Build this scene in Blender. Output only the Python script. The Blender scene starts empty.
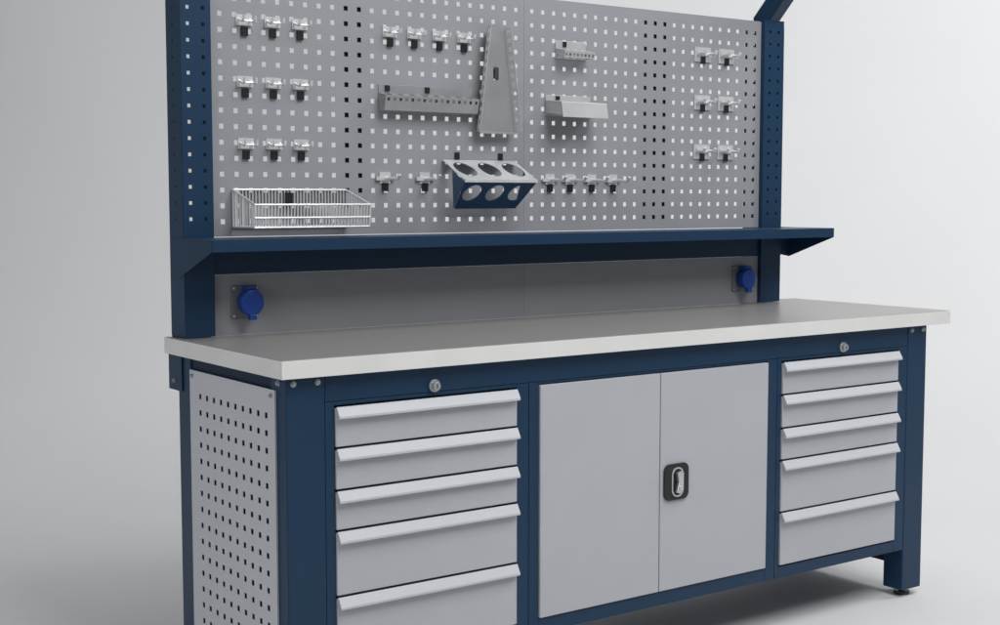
import bpy, bmesh, math
from mathutils import Vector, Matrix
scene=bpy.context.scene
COL=scene.collection
# ------------------------------------------------------------ materials
def mat(name,col,rough=.5,metal=0.,var=.04,vscale=6.,bump=.0,bscale=400.,spec=.5):
    m=bpy.data.materials.new(name); m.use_nodes=True
    nt=m.node_tree; b=nt.nodes['Principled BSDF']
    b.inputs['Roughness'].default_value=rough; b.inputs['Metallic'].default_value=metal
    b.inputs['Specular IOR Level'].default_value=spec
    tc=nt.nodes.new('ShaderNodeTexCoord')
    n=nt.nodes.new('ShaderNodeTexNoise'); n.inputs['Scale'].default_value=vscale; n.inputs['Detail'].default_value=5
    nt.links.new(tc.outputs['Object'],n.inputs['Vector'])
    r=nt.nodes.new('ShaderNodeValToRGB')
    r.color_ramp.elements[0].position=.3; r.color_ramp.elements[1].position=.7
    r.color_ramp.elements[0].color=(*[c*(1-var) for c in col],1); r.color_ramp.elements[1].color=(*[min(1,c*(1+var)) for c in col],1)
    nt.links.new(n.outputs['Fac'],r.inputs['Fac']); nt.links.new(r.outputs['Color'],b.inputs['Base Color'])
    mr=nt.nodes.new('ShaderNodeMapRange'); mr.inputs['To Min'].default_value=rough*.9; mr.inputs['To Max'].default_value=min(1,rough*1.12)
    nt.links.new(n.outputs['Fac'],mr.inputs['Value']); nt.links.new(mr.outputs['Result'],b.inputs['Roughness'])
    if bump>0:
        n2=nt.nodes.new('ShaderNodeTexNoise'); n2.inputs['Scale'].default_value=bscale; n2.inputs['Detail'].default_value=2
        nt.links.new(tc.outputs['Object'],n2.inputs['Vector'])
        bp=nt.nodes.new('ShaderNodeBump'); bp.inputs['Strength'].default_value=bump; bp.inputs['Distance'].default_value=.0005
        nt.links.new(n2.outputs['Fac'],bp.inputs['Height']); nt.links.new(bp.outputs['Normal'],b.inputs['Normal'])
    return m
M_GREY=mat('grey_powder_coat',(.450,.462,.500),.42,bump=.25,var=.02)
M_GREY_LIT=mat('grey_powder_coat_lit',(.53,.545,.58),.42,bump=.25,var=.02)  # same grey coat, lightened to paint in light on side panel and lips
M_GREY_SHADE=mat('grey_powder_coat_shaded',(.280,.286,.310),.45,bump=.2,var=.03)  # same grey coat darkened, weaker light on the pegboard put into the colour
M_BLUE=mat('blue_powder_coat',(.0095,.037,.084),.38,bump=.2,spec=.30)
M_BLUE_SHADE=mat('blue_powder_coat_shaded',(.006,.02,.05),.5,bump=.2,spec=.3)  # blue coat darkened to stand for shade inside and behind
M_TOP=mat('laminate_top',(.262,.260,.255),.30,var=.05,vscale=60,bump=.12,spec=.5)
M_EDGE=mat('laminate_edge',(.74,.74,.725),.45)
M_ZINC=mat('zinc_plated_steel',(.68,.70,.72),.3,metal=.85,var=.08,vscale=30)
M_HOOK=mat('bright_zinc_hook',(.74,.755,.77),.32,metal=.5,var=.08,vscale=30)
M_BOLT=mat('dull_bolt_steel',(.45,.47,.49),.4,metal=.7)
M_WIRE=mat('bright_wire',(.72,.73,.74),.3,metal=.4)
M_RACK=mat('grey_rack_coat',(.33,.345,.355),.34,metal=.3,var=.08,vscale=14)
M_WHITE=mat('light_sheet_metal',(.56,.57,.58),.33,metal=.4,var=.07,vscale=14)
M_SBLUE=mat('steel_blue_coat',(.045,.095,.17),.35,metal=.2)
M_BLK=mat('black_plastic',(.012,.012,.013),.35)
M_SOCK=mat('socket_blue_plastic',(.006,.050,.28),.3)
M_SPLATE=mat('socket_grey_plate',(.17,.18,.19),.5)
M_BACK=mat('studio_backdrop',(.62,.622,.628),.75,var=.012,vscale=1.5,spec=.15)
# ------------------------------------------------------------ mesh helpers
def box(bm,x0,x1,y0,y1,z0,z1):
    v=[bm.verts.new(p) for p in [(x0,y0,z0),(x1,y0,z0),(x1,y1,z0),(x0,y1,z0),(x0,y0,z1),(x1,y0,z1),(x1,y1,z1),(x0,y1,z1)]]
    for f in [(3,2,1,0),(4,5,6,7),(0,1,5,4),(1,2,6,5),(2,3,7,6),(3,0,4,7)]: bm.faces.new([v[i] for i in f])
def prism(bm,prof,a0,a1,axis='x'):
    n=len(prof)
    def P(a,q): return (a,q[0],q[1]) if axis=='x' else ((q[0],a,q[1]) if axis=='y' else (q[0],q[1],a))
    A=[bm.verts.new(P(a0,q)) for q in prof]; B=[bm.verts.new(P(a1,q)) for q in prof]
    bm.faces.new(A); bm.faces.new(B[::-1])
    for i in range(n):
        j=(i+1)%n; bm.faces.new([A[j],A[i],B[i],B[j]])
def tube(bm,p,q,r,n=8):
    p=Vector(p);q=Vector(q);d=(q-p).normalized()
    a=d.orthogonal().normalized(); b=d.cross(a)
    A=[];B=[]
    for i in range(n):
        t=2*math.pi*i/n; o=(a*math.cos(t)+b*math.sin(t))*r
        A.append(bm.verts.new(p+o)); B.append(bm.verts.new(q+o))
    bm.faces.new(A[::-1]); bm.faces.new(B)
    for i in range(n):
        j=(i+1)%n; f=bm.faces.new([A[i],A[j],B[j],B[i]]); f.smooth=(n>8)
def path(bm,pts,r,n=8):
    for a,b in zip(pts[:-1],pts[1:]): tube(bm,a,b,r,n)
def perf(bm,cols,rows,hole,x0,x1,z0,z1,P,holez=None):
    holez=holez or hole
    xs=[x0]; zs=[z0]
    for c in cols: xs+= [c-hole/2,c+hole/2]
    for c in rows: zs+= [c-holez/2,c+holez/2]
    xs.append(x1); zs.append(z1)
    V=[[bm.verts.new(P(x,z)) for z in zs] for x in xs]
    for i in range(len(xs)-1):
        for j in range(len(zs)-1):
            if i%2==1 and j%2==1: continue
            bm.faces.new([V[i][j],V[i+1][j],V[i+1][j+1],V[i][j+1]])
def holed(bm,outline,holes,P):
    es=[]
    for loop in [outline]+holes:
        vs=[bm.verts.new(P(*q)) for q in loop]
        for i in range(len(vs)): es.append(bm.edges.new((vs[i],vs[(i+1)%len(vs)])))
    bmesh.ops.triangle_fill(bm,use_beauty=True,use_dissolve=False,edges=es)
def circ(cx,cy,rx,ry=None,n=28):
    ry=ry or rx
    return [(cx+rx*math.cos(2*math.pi*i/n),cy+ry*math.sin(2*math.pi*i/n)) for i in range(n)]
def rrect(x0,x1,y0,y1,r,n=5):
    o=[]
    for cx,cy,s in ((x1-r,y1-r,0),(x0+r,y1-r,1),(x0+r,y0+r,2),(x1-r,y0+r,3)):
        for i in range(n+1):
            t=(s+i/n)*math.pi/2; o.append((cx+r*math.cos(t),cy+r*math.sin(t)))
    return o
def obj(name,fn,m,parent=None,bevel=0.,solid=0.,base=None,recalc=True):
    bm=bmesh.new(); fn(bm)
    if recalc: bmesh.ops.recalc_face_normals(bm,faces=bm.faces)
    xs=[v.co for v in bm.verts]
    lo=Vector([min(v[i] for v in xs) for i in range(3)]); hi=Vector([max(v[i] for v in xs) for i in range(3)])
    o0=Vector(((lo.x+hi.x)/2,(lo.y+hi.y)/2,lo.z)) if base is None else Vector(base)
    bmesh.ops.translate(bm,verts=bm.verts,vec=-o0)
    me=bpy.data.meshes.new(name); bm.to_mesh(me); bm.free()
    me.materials.append(m)
    o=bpy.data.objects.new(name,me); COL.objects.link(o); o.location=o0
    if parent:
        o.parent=parent
        loc=Vector((0,0,0)); q=parent
        while q: loc+=q.location; q=q.parent
        o.location=o0-loc
    if solid: 
        s=o.modifiers.new('s','SOLIDIFY'); s.thickness=solid; s.offset=0
    if bevel:
        b=o.modifiers.new('b','BEVEL'); b.width=bevel; b.segments=2; b.limit_method='ANGLE'; b.harden_normals=False
    return o
def empty(name,loc,label,cat,group=None):
    e=bpy.data.objects.new(name,None); COL.objects.link(e); e.location=loc; e.empty_display_size=.05
    e['label']=label; e['category']=cat
    if group: e['group']=group
    return e
# ------------------------------------------------------------ WORKBENCH
L=2.2; BW=.618; Ht=.85
wb=empty('workbench',(1.1,.32,0),'navy blue and grey steel workbench with drawers and perforated wall','workbench')
obj('worktop',lambda bm:box(bm,.002,L-.002,.002,BW-.002,.812,Ht),M_TOP,wb,.002)
obj('edge_band',lambda bm:box(bm,0,L,-.0005,.0015,.811,.8485),M_EDGE,wb,.0004)
obj('edge_band',lambda bm:box(bm,-.0005,.0015,.002,BW,.811,.8485),M_EDGE,wb,.0004)
obj('edge_band',lambda bm:box(bm,L-.0015,L+.0005,.002,BW,.811,.8485),M_EDGE,wb,.0004)
FY=.022
for (x0,x1) in ((.020,.111),(2.034,2.120)):
    for (y0,y1) in ((FY,.092),(.512,.585)):
        obj('leg',lambda bm:box(bm,x0,x1,y0,y1,.022,.8105),M_BLUE,wb,.003)
        cx=(x0+x1)/2; cy=(y0+y1)/2
        def ft(bm):
            tube(bm,(cx,cy,0),(cx,cy,.010),.024,20); tube(bm,(cx,cy,.009),(cx,cy,.022),.009,12)
        obj('foot',ft,M_BLK,wb,.0015)
for y0,y1 in ((FY+.001,.05),(.555,.58)):
    obj('top_rail',lambda bm:box(bm,.1115,2.0335,y0,y1,.7525,.8105),M_BLUE,wb,.002)
for x0,x1 in ((.024,.05),(2.09,2.116)):
    for z0,z1 in ((.7,.8105),(.08,.14)):
        obj('side_rail',lambda bm:box(bm,x0,x1,.0925,.5115,z0,z1),M_BLUE_SHADE,wb,.002)
obj('hole_shade_sheet',lambda bm:box(bm,.030,.032,.0925,.5115,.1405,.6995),M_BLUE_SHADE,wb)  # added dark sheet, stands for the shade seen through the panel holes
def carcass(x0,x1,ox0,ox1,oz0,oz1,zb=.146,zt=.7515):
    def f(bm):
        y0=FY+.001;y1=.50
        box(bm,x0,ox0,y0,.06,zb,zt); box(bm,ox1,x1,y0,.06,zb,zt)
        box(bm,ox0+.0002,ox1-.0002,y0+.0004,.06,oz1,zt); box(bm,ox0+.0002,ox1-.0002,y0+.0004,.06,zb,oz0)
        box(bm,x0+.001,x0+.003,.0605,y1,zb,zt); box(bm,x1-.003,x1-.001,.0605,y1,zb,zt)
        box(bm,x0+.0035,x1-.0035,.0605,y1,zb+.001,zb+.003); box(bm,x0+.0035,x1-.0035,y1-.003,y1,zb+.0035,zt)
        box(bm,x0+.0035,x1-.0035,.0605,y1-.0035,zt-.004,zt-.001)
    return f
DZ=[.742,.652,.5605,.4725,.329,.180]
def drawers(x0,x1):
    for i in range(5):
        zt=DZ[i]-.0015; zb=DZ[i+1]+.0025
        d=obj('drawer',lambda bm:(box(bm,x0,x1,FY-.003,FY+.016,zb,zt-.004),box(bm,x0+.012,x1-.012,FY+.014,.46,zb+.01,zt-.02)),M_GREY,wb,.0015)
        y=FY-.0032
        def lip(bm):
            prism(bm,[(y,zt),(y-.003,zt),(y-.0145,zt-.0195),(y-.0145,zt-.0245),(y-.012,zt-.0245),(y-.012,zt-.021),(y-.0025,zt-.006),(y,zt-.006)],x0+.0005,x1-.0005)
            for xe in (x0+.0006,x1-.0024):
                prism(bm,[(y-.0001,zt-.0062),(y-.0026,zt-.0062),(y-.0119,zt-.0212),(y-.0119,zt-.0243),(y-.0001,zt-.0243)],xe,xe+.0018)
        obj('handle',lip,M_GREY_LIT,d,.0007)
def lock(x,z):
    l=obj('lock',lambda bm:(tube(bm,(x,FY+.0005,z),(x,FY-.006,z),.0145,28),tube(bm,(x,FY-.0058,z),(x,FY-.015,z),.0095,24)),M_BOLT,wb,.0012,base=(x,FY,z))
    obj('keyhole',lambda bm:box(bm,x-.001,x+.001,FY-.0158,FY-.0145,z-.005,z+.005),M_BLK,l)
obj('cabinet_body',carcass(.1115,.6495,.1335,.6155,.178,.7435),M_BLUE,wb,.0015)
drawers(.1355,.6135)
obj('cabinet_body',carcass(.6510,1.4875,.679,1.4515,.1815,.7465),M_BLUE,wb,.0015)
obj('cabinet_body',carcass(1.4890,2.0335,1.504,1.9925,.178,.7435),M_BLUE,wb,.0015)
drawers(1.5065,1.990)
lock(.385,.767); lock(1.747,.767)
def door(x0,x1):
    return obj('door',lambda bm:(box(bm,x0,x1,FY-.004,FY+.012,.1840,.7440),box(bm,x0+.02,x1-.02,FY+.0115,FY+.02,.2,.73)),M_GREY,wb,.002)
door(.6815,1.0600)
dr=door(1.0625,1.4490)
hx,hz=1.114,.463
esc=obj('handle',lambda bm:prism(bm,rrect(hx-.042,hx+.042,hz-.047,hz+.047,.018),FY-.0042,FY-.011,'y'),M_BLK,dr,.0025)
def ring(bm):
    o=rrect(hx-.020,hx+.020,hz-.038,hz+.038,.0195,8); i=rrect(hx-.0165,hx+.0165,hz-.0345,hz+.0345,.016,8)
    holed(bm,o,[i],lambda a,b:(a,FY-.0125,b))
obj('handle_bezel',ring,M_ZINC,esc,solid=.003)
def lev(bm):
    prism(bm,[(hx-.010,hz-.026),(hx+.004,hz-.028),(hx+.009,hz+.0),(hx+.013,hz+.024),(hx+.006,hz+.029),(hx-.008,hz+.024),(hx-.003,hz+.0)],FY-.0115,FY-.024,'y')
    tube(bm,(hx+.001,FY-.0230,hz-.014),(hx+.001,FY-.028,hz-.014),.007,20)
obj('lever',lev,M_ZINC,esc,.0025)
SX=.0165
def sp(bm):
    cols=[.107+.038*k for k in range(10)]; rows=[.115+.038*k for k in range(17)]
    perf(bm,cols,rows,.0125,.066,.508,.09,.781,lambda a,b:(SX,a,b))
obj('side_panel',sp,M_GREY_LIT,wb,solid=.0012)
obj('panel_edge',lambda bm:box(bm,SX+.0012,SX+.0032,.066,.068,.09,.781),M_GREY_LIT,wb)
obj('panel_edge',lambda bm:box(bm,SX+.0012,SX+.006,.5065,.508,.09,.781),M_GREY_LIT,wb)
def bolt(x,y,z,ax,r=.0065):
    d={'y':Vector((0,-1,0)),'x':Vector((-1,0,0))}[ax]; p=Vector((x,y,z))
    def f(bm):
        tube(bm,p,p+d*.0015,r*1.35,20); tube(bm,p+d*.0014,p+d*.0055,r,6)
    obj('bolt',f,M_BOLT,wb,.0004,base=p)
bolt(.037,FY,.797,'y',.005);bolt(.094,FY,.797,'y',.005);bolt(2.05,FY,.797,'y',.005);bolt(2.103,FY,.797,'y',.005)
bolt(.020,.055,.797,'x',.005)
bolt(SX-.001,.082,.768,'x',.004);bolt(SX-.001,.492,.768,'x',.004)
obj('side_panel',lambda bm:box(bm,2.1165,2.1185,.095,.508,.09,.781),M_GREY,wb)
# ------------------------------------------------------------ uprights
PT=1.737
def upright(x0,x1,side):
    def f(bm):
        xc=(x0+x1)/2
        perf(bm,[xc-.019,xc+.019],[1.133+.038*k for k in range(16)],.0085,x0,x1,.852,PT,lambda a,b:(a,.537,b))
        for xx in (x0,x1):
            perf(bm,[.580],[1.133+.038*k for k in range(16)],.005,.537,.618,.852,PT,lambda a,b:(xx,a,b))
        bmesh.ops.remove_doubles(bm,verts=bm.verts,dist=.00005)
    obj('upright',f,M_BLUE,wb,solid=.0025)
    for q0,q1 in ((x0+.0014,x0+.013),(x1-.013,x1-.0014)):
        obj('upright_return',lambda bm:box(bm,q0,q1,.6165,.6185,.852,PT),M_BLUE,wb)
    obj('upright_cap',lambda bm:box(bm,x0-.001,x1+.001,.536,.6195,PT,PT+.002),M_BLUE,wb)
    obj('mounting_bracket',lambda bm:box(bm,x0-.004,x0-.0015,.556,.634,.722,.8095),M_BLUE,wb,.0008)
    obj('mounting_plate',lambda bm:box(bm,x0+.002,x1,.6195,.623,.722,.90),M_BLUE,wb,.0008)
    bolt(x0-.004,.60,.745,'x',.004)
    def arm(bm):
        s=math.sqrt(.5); 
        y0,z0=.578,PT+.004; ln=.42
        pr=[(y0-.034,z0-.012),(y0+.026,z0-.012),(y0+.030-0,z0+.012),(y0+.030-ln*s,z0+.012+ln*s),(y0-.012-ln*s,z0-.03+ln*s)]
        prism(bm,pr,x0+.022,x1-.022)
    obj('lamp_arm',arm,M_BLUE,wb,.002)
upright(.020,.0955,-1)
upright(1.958,2.046,1)
bolt(.0185,.60,1.70,'x',.004)
for xc in (.50,1.54):
    def st(bm):
        prism(bm,[(xc-.042,.59),(xc-.042,.556),(xc+.042,.556),(xc+.042,.59),(xc+.040,.59),(xc+.040,.558),(xc-.040,.558),(xc-.040,.59)],1.095,1.73,'z')
    obj('strut',st,M_BLUE_SHADE,wb)
def pegb(x0,x1):
    def f(bm):
        m=(x1-x0-.038*23)/2
        perf(bm,[x0+m+.038*k for k in range(24)],[1.126+.038*k for k in range(16)],.0118,x0,x1,1.09,1.732,lambda a,b:(a,.549,b))
    return obj('pegboard',f,M_GREY_SHADE,wb,solid=.0012)
pegb(.098,1.0266); pegb(1.0273,1.9555)
obj('pegboard_edge',lambda bm:box(bm,.1,1.955,.5501,.57,1.7325,1.734),M_GREY_SHADE,wb)
for a,b in ((.098,1.0266),(1.0273,1.9555)):
    obj('back_panel',lambda bm:box(bm,a,b,.549,.5515,.8508,.9985),M_GREY_SHADE,wb)
def shelf(bm):
    x0,x1=.020,2.11
    prism(bm,[(.548,1.0880),(.375,1.0880),(.375,1.060),(.392,1.060),(.392,1.0625),(.3775,1.0625),(.3775,1.0855),(.5455,1.0855),(.5455,.999),(.548,.999)],.0975,1.9565)
    for a,b in ((x0,.0973),(1.9567,x1)):
        prism(bm,[(.535,1.0880),(.375,1.0880),(.375,1.060),(.392,1.060),(.392,1.0625),(.3775,1.0625),(.3775,1.0855),(.535,1.0855)],a,b)
    bmesh.ops.remove_doubles(bm,verts=bm.verts,dist=.0003)
obj('shelf',shelf,M_BLUE,wb)
for x in (.0165,2.1105):
    obj('shelf_bracket',lambda bm:prism(bm,[(.375,1.0885),(.605,1.0885),(.605,1.0),(.560,.994),(.375,1.060)],x,x+.003),M_BLUE,wb,.0008)
obj('shelf_end_bracket',lambda bm:box(bm,2.0475,2.110,.56,.563,1.0,1.085),M_BLUE,wb)
def socket(x,z):
    s=obj('power_socket',lambda bm:prism(bm,rrect(x-.036,x+.036,z-.040,z+.040,.005),.5485,.5435,'y'),M_SPLATE,wb,.001)
    def cov(bm):
        N=28; cx=x+.004
        prof=[(.026,.5434),(.027,.526),(.0295,.524),(.0305,.514),(.029,.508),(.018,.506)]
        loops=[[bm.verts.new((cx+r*math.cos(2*math.pi*i/N),y,z+r*1.08*math.sin(2*math.pi*i/N))) for i in range(N)] for r,y in prof]
        for A,B in zip(loops[:-1],loops[1:]):
            for i in range(N):
                f=bm.faces.new([A[i],A[(i+1)%N],B[(i+1)%N],B[i]]); f.smooth=True
        bm.faces.new(loops[-1]); bm.faces.new(loops[0][::-1])
        box(bm,cx-.013,cx+.013,.513,.5435,z+.028,z+.040)
        box(bm,cx-.009,cx+.009,.506,.520,z-.042,z-.029)
    obj('socket_cover',cov,M_SOCK,s,.001)
    for sx in (-1,1):
        for sz in (-1,1):
            obj('screw',lambda bm:tube(bm,(x+sx*.030,.5434,z+sz*.034),(x+sx*.030,.542,z+sz*.034),.003,12),M_ZINC,s)
socket(.178,.931); socket(1.876,.930)
# ------------------------------------------------------------ hanging accessories
BY=.548
def hook_proto(kind,label):
    e=empty('tool_hook',(0,0,0),label,'hook','zinc hooks on the perforated board')
    if kind=='short':
        def f(bm):
            box(bm,-.021,.021,BY-.0032,BY-.0002,.003,.029)
            for s in (-.015,.015):
                path(bm,[(s,BY-.002,.018),(s,BY-.024,.010),(s,BY-.032,.014),(s,BY-.034,.024)],.0032)
            tube(bm,(-.015,BY-.018,.013),(.015,BY-.018,.013),.0026)
    elif kind=='flat':
        def f(bm):
            box(bm,-.033,.033,BY-.0032,BY-.0002,-.014,.030)
            for s in (-.022,.022):
                path(bm,[(s,BY-.002,.012),(s,BY-.034,.008),(s,BY-.040,.018)],.0046)
            box(bm,-.027,.027,BY-.010,BY-.0028,.006,.018)
    else:
        def f(bm):
            box(bm,-.016,.016,BY-.0032,BY-.0002,-.002,.028)
            path(bm,[(0,BY-.002,.012),(0,BY-.066,.008),(0,BY-.076,.020)],.0042)
            box(bm,-.028,.028,BY-.008,BY-.0028,.006,.016)
    a=obj('prong',f,M_HOOK,e,base=(0,BY,0))
    b=obj('clip',lambda bm:box(bm,-.0085,.0085,BY-.007,BY-.0002,-.022,.000) if kind!='flat' else box(bm,-.010,.010,BY-.006,BY-.0034,-.020,.003),M_BLK,e,.001)
    return e,[a,b]
HK={'short':[(x,z) for z in (1.592,1.446,1.298) for x in (.187,.262,.336)]+[(x,1.592) for x in (.594,.668,.746,.825)],
    'flat':[(a,z) for z in (1.608,1.464,1.315) for a in (1.702,1.802)],
    'pin':[(.577,1.222),(.699,1.222),(1.116,1.222),(1.188,1.222),(1.268,1.222),(1.348,1.222)]}
LB={'short':'short zinc double hook clipped to the grey perforated board','flat':'wide zinc two-prong hook clipped to the perforated board','pin':'long single zinc pin hook on the perforated board'}
for k,pts in HK.items():
    e,ch=hook_proto(k,LB[k])
    offs=[c.location.copy() for c in ch]
    for i,(x,z) in enumerate(pts):
        if i==0: e.location=(x,0,z)
        else:
            n=e.copy(); COL.objects.link(n); n.location=(x,0,z)
            for c,o in zip(ch,offs):
                m=c.copy(); COL.objects.link(m); m.parent=n; m.location=o
def basket():
    e=empty('wire_basket',(.31,.49,1.115),'bright wire storage basket hanging on the perforated board','basket')
    x0,x1,y0,y1,z0=.150,.462,.430,.544,1.113; zb,zf=1.203,1.167
    def f(bm):
        r=.0018
        n=36
        for i in range(n+1):
            x=x0+(x1-x0)*i/n
            path(bm,[(x,y1,zb),(x,y1,z0),(x,y0,z0),(x,y0-.006,zf)],r,6)
        for k in range(9):
            y=y0+(y1-y0)*k/9
            for x in (x0,x1): tube(bm,(x,y,z0),(x,y,zf+(zb-zf)*k/9),r,6)
        for k in (2,4):
            y=y0+(y1-y0)*k/6; tube(bm,(x0,y,z0),(x1,y,z0),r,6)
    obj('wires',f,M_WIRE,e)
    def g(bm):
        r=.0026
        for x in (x0,x1): path(bm,[(x,y1,zb),(x,y0-.006,zf)],r)
        for (y,z) in ((y1,zb),(y0-.006,zf),(y0,z0),(y1,z0),(y0-.004,1.136)): tube(bm,(x0,y,z),(x1,y,z),r)
        for x in (x0,x1): path(bm,[(x,y0,z0),(x,y1,z0)],r); path(bm,[(x,y0,z0),(x,y0-.006,zf)],r)
    obj('rim',g,M_WIRE,e)
    obj('clip',lambda bm:box(bm,.288,.306,BY-.012,BY-.0065,1.168,1.196),M_BLK,e)
basket()
def tray(x0,x1,zt,name,label,m,depth=.034,nh=8,h=.070,lh=.038):
    e=empty(name,((x0+x1)/2,BY,zt-h),label,'tool holder')
    obj('back_plate',lambda bm:box(bm,x0,x1,BY-.0025,BY-.0005,zt-h,zt),m,e,.0006)
    zs=zt-.022
    def f(bm):
        w=(x1-x0)
        hs=[circ(x0+w*(i+.5)/nh,.5*depth,min(.010,w/nh*.32),n=16) for i in range(nh)]
        holed(bm,[(x0,0.001),(x1,0.001),(x1,depth),(x0,depth)],hs,lambda a,b:(a,BY-.003-b,zs-b*.25))
    obj('shelf_plate',f,m,e,solid=.002)
    yq=BY-.003-depth-.0015; zq=zs-depth*.25+.001
    def g(bm):
        n=nh*2; w=x1-x0
        perf(bm,[x0+w*(i+.5)/n for i in range(n)],[zq-.010],.008,x0,x1,zq-lh,zq,lambda a,b:(a,yq+(zq-b)*.25,b))
    obj('front_lip',g,m,e,solid=.002)
    for q in (x0,x1-.002):
        obj('end_plate',lambda bm:prism(bm,[(BY-.003,zs-.002),(yq+.0015,zq-.003),(yq+.0015+lh*.25,zq-lh),(BY-.003,zt-h+.002)],q,q+.002),m,e)
    return e
def clip(e,*bs):
    for b in bs: obj('clip',lambda bm:box(bm,*b),M_BLK,e,.0006)
e=tray(.560,.850,1.474,'wrench_tray','long grey punched tray for spanners on the perforated board',M_RACK)
clip(e,(.578,.592,BY-.006,BY-.003,1.457,1.472),(.700,.714,BY-.006,BY-.003,1.457,1.472))
e=tray(1.135,1.244,1.622,'screwdriver_holder','small grey punched tool holder on the perforated board',M_WHITE,depth=.04,nh=4,h=.05,lh=.018)
clip(e,(1.160,1.172,BY-.006,BY-.003,1.605,1.620))
def bx():
    e=empty('tool_holder_box',(1.18,BY,1.41),'light angled sheet-metal tool holder on the perforated board','tool holder')
    x0,x1=1.10,1.262
    obj('back_plate',lambda bm:box(bm,x0,x1,BY-.0025,BY-.0005,1.412,1.470),M_WHITE,e,.0006)
    def f(bm):
        prism(bm,[(BY-.003,1.455),(BY-.075,1.447),(BY-.083,1.405),(BY-.080,1.405),(BY-.0725,1.444),(BY-.003,1.452)],x0,x1)
    obj('front_plate',f,M_WHITE,e,.0006)
    for q in (x0,x1-.002):
        obj('end_plate',lambda bm:prism(bm,[(BY-.003,1.452),(BY-.072,1.443),(BY-.078,1.41),(BY-.003,1.42)],q,q+.002),M_WHITE,e)
    clip(e,(1.135,1.149,BY-.006,BY-.003,1.457,1.468))
bx()
def rack():
    e=empty('wrench_rack',(.935,BY,1.36),'tall tapered grey spanner rack on the perforated board','tool rack')
    zb,zt=1.362,1.640
    def edge(t): return (.846+.036*t, .988-.036*t)
    yf=BY-.020
    def f(bm):
        a0,b0=edge(0);a1,b1=edge(1)
        holed(bm,[(a0+.008,zb),(b0-.008,zb),(b1-.008,zt),(a1+.008,zt)],[rrect(.908,.926,1.50,1.535,.004,3)],lambda a,b:(a,yf,b))
    obj('face_plate',f,M_RACK,e,solid=.002)
    for s in (0,1):
        def g(bm):
            def P(a,t):
                x=edge(t)[s]; q=.008 if s==0 else -.008
                k=min(1,max(0,a/.030))
                return (x+q*(1-k)-(0), yf-.0012-a, zb+(zt-zb)*t)
            N=12
            perf(bm,[.014],[(i+.55)/N for i in range(N)],.010,0,.024,0,1,P,holez=.045)
        obj('slotted_flange',g,M_WHITE,e,solid=.0016)
    obj('bottom_lip',lambda bm:prism(bm,[(yf-.001,zb),(yf-.014,zb-.004),(yf-.014,zb-.007),(yf-.001,zb-.003)],.858,.976),M_RACK,e)
    clip(e,(.910,.924,BY-.006,BY-.001,1.505,1.530))
rack()
def canh():
    e=empty('can_holder',(.90,BY,1.15),'light and blue sheet-metal can holder with three round openings','can holder')
    x0,x1=.755,.992
    D=.105; sl=.52
    def f(bm):
        hs=[circ(x0+(x1-x0)*(i+.5)/3,.050,.030,.036) for i in range(3)]
        holed(bm,[(x0,0.001),(x1,0.001),(x1,D),(x0,D)],hs,lambda a,b:(a,BY-.002-b,1.284-b*sl))
    obj('top_plate',f,M_HOOK,e,solid=.002)
    yb=BY-.002-D; zb=1.284-D*sl
    def g(bm):
        hs=[circ(x0+(x1-x0)*(i+.5)/3+(.005 if i==0 else -.005 if i==2 else 0),.044,.027,.030) for i in range(3)]
        holed(bm,[(x0+.001,0.0),(x1-.001,0.0),(x1-.018,.105),(x0+.018,.105)],hs,lambda a,b:(a,yb+.0+b*.72,zb-.003-b*.68))
    obj('front_plate',g,M_SBLUE,e,solid=.002)
    for q,s in ((x0,1),(x1-.002,-1)):
        def ep(bm):
            pr=[(BY-.050,1.284-.048*sl-.004,0),(yb+.002,zb-.004,0),(yb+.077,zb-.072,.017)]
            A=[bm.verts.new((q+s*d,y,z)) for y,z,d in pr]; bm.faces.new(A)
        obj('end_plate',ep,M_SBLUE,e,solid=.0016)
    obj('front_edge',lambda bm:box(bm,x0,x1,yb-.003,yb-.0005,zb-.006,zb+.003),M_HOOK,e,.0005)
    for a,b in ((x0+.04,x0+.054),(x1-.054,x1-.04)):
        obj('hanger',lambda bm:box(bm,a,b,BY-.004,BY-.0005,1.2845,1.304),M_BLK,e)
canh()
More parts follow.
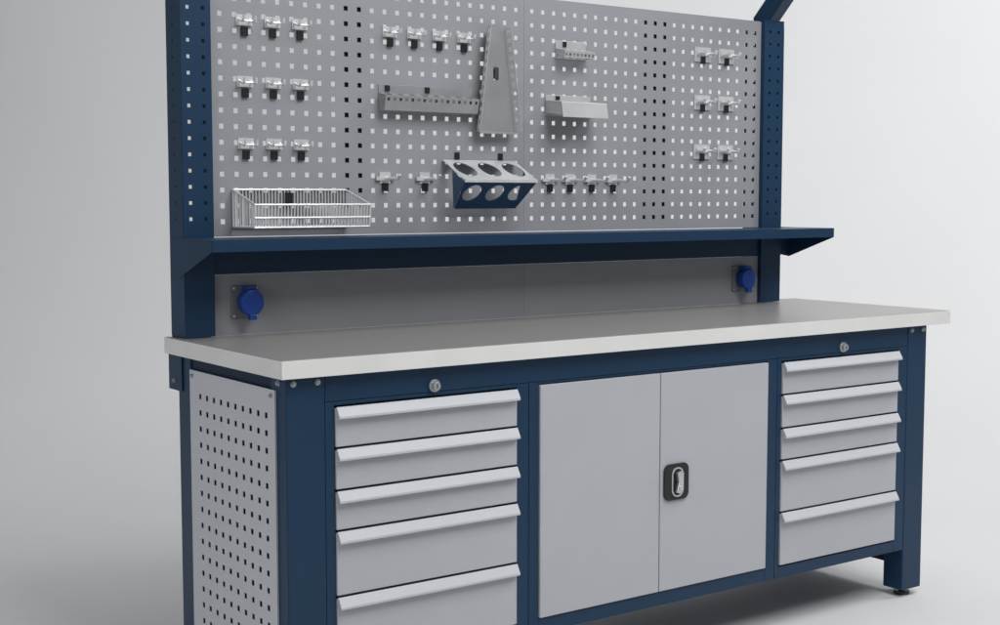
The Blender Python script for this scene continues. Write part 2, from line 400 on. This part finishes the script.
# ------------------------------------------------------------ CAMERA
Dd=.334
C=Vector((-3.835*Dd,-7.62*Dd,Ht+Dd)); p=math.atan(115/1384)
a=math.atan(1930/1389.); h=Vector((math.cos(a),math.sin(a),0)); r=Vector((math.sin(a),-math.cos(a),0))
fw=h*math.cos(p)+Vector((0,0,-math.sin(p))); u=h*math.sin(p)+Vector((0,0,math.cos(p)))
cam=bpy.data.cameras.new('camera'); co=bpy.data.objects.new('camera',cam); COL.objects.link(co)
cam.sensor_width=36; cam.lens=1384*36/1000; cam.clip_end=200
R=Matrix((r,u,-fw)).transposed().to_4x4(); R.translation=C; co.matrix_world=R
scene.camera=co
# ------------------------------------------------------------ BACKDROP (studio sweep)
def sweep(bm):
    W=16; dist=7.5; rad=2.5; n=24
    prof=[(-9,0)]+[(dist-rad+rad*math.sin(t*math.pi/2/n),rad-rad*math.cos(t*math.pi/2/n)) for t in range(n+1)]+[(dist,9)]
    base=Vector((C.x,C.y,0))
    A=[bm.verts.new(base+h*d+r*(-W)+Vector((0,0,z))) for d,z in prof]
    B=[bm.verts.new(base+h*d+r*(W)+Vector((0,0,z))) for d,z in prof]
    for i in range(len(prof)-1):
        f=bm.faces.new([A[i],B[i],B[i+1],A[i+1]]); f.smooth=True
bd=obj('backdrop',sweep,M_BACK,recalc=False); bd['kind']='structure'
# ------------------------------------------------------------ LIGHT
w=bpy.data.worlds.new('World'); scene.world=w; w.use_nodes=True
w.node_tree.nodes['Background'].inputs['Color'].default_value=(.94,.97,1,1); w.node_tree.nodes['Background'].inputs['Strength'].default_value=.22
def area(name,loc,tgt,size,pw,col=(1,1,1)):
    l=bpy.data.lights.new(name,'AREA'); l.shape='SQUARE'; l.size=size; l.energy=pw; l.color=col
    o=bpy.data.objects.new(name,l); COL.objects.link(o); o.location=loc
    o.rotation_euler=(Vector(tgt)-Vector(loc)).to_track_quat('-Z','Y').to_euler(); return o
base=Vector((C.x,C.y,0))
area('key_lamp',base+h*1.6+r*1.9+Vector((0,0,4.2)),(1.1,.3,.6),2.2,138,(1,.995,.98))
area('backdrop_lamp',base+h*5.0+r*4.3+Vector((0,0,4.8)),base+h*7.5+r*3.0+Vector((0,0,2.2)),1.6,165)
area('backdrop_lamp',base+h*5.2+r*(-.4)+Vector((0,0,5.0)),base+h*7.5+r*(-.4)+Vector((0,0,2.6)),1.6,45)
area('fill_lamp',base+h*.3+r*(-2.6)+Vector((0,0,1.9)),(0,.3,.5),2.0,30)
scene.view_settings.view_transform='Standard'; scene.view_settings.look='None'; scene.view_settings.exposure=0
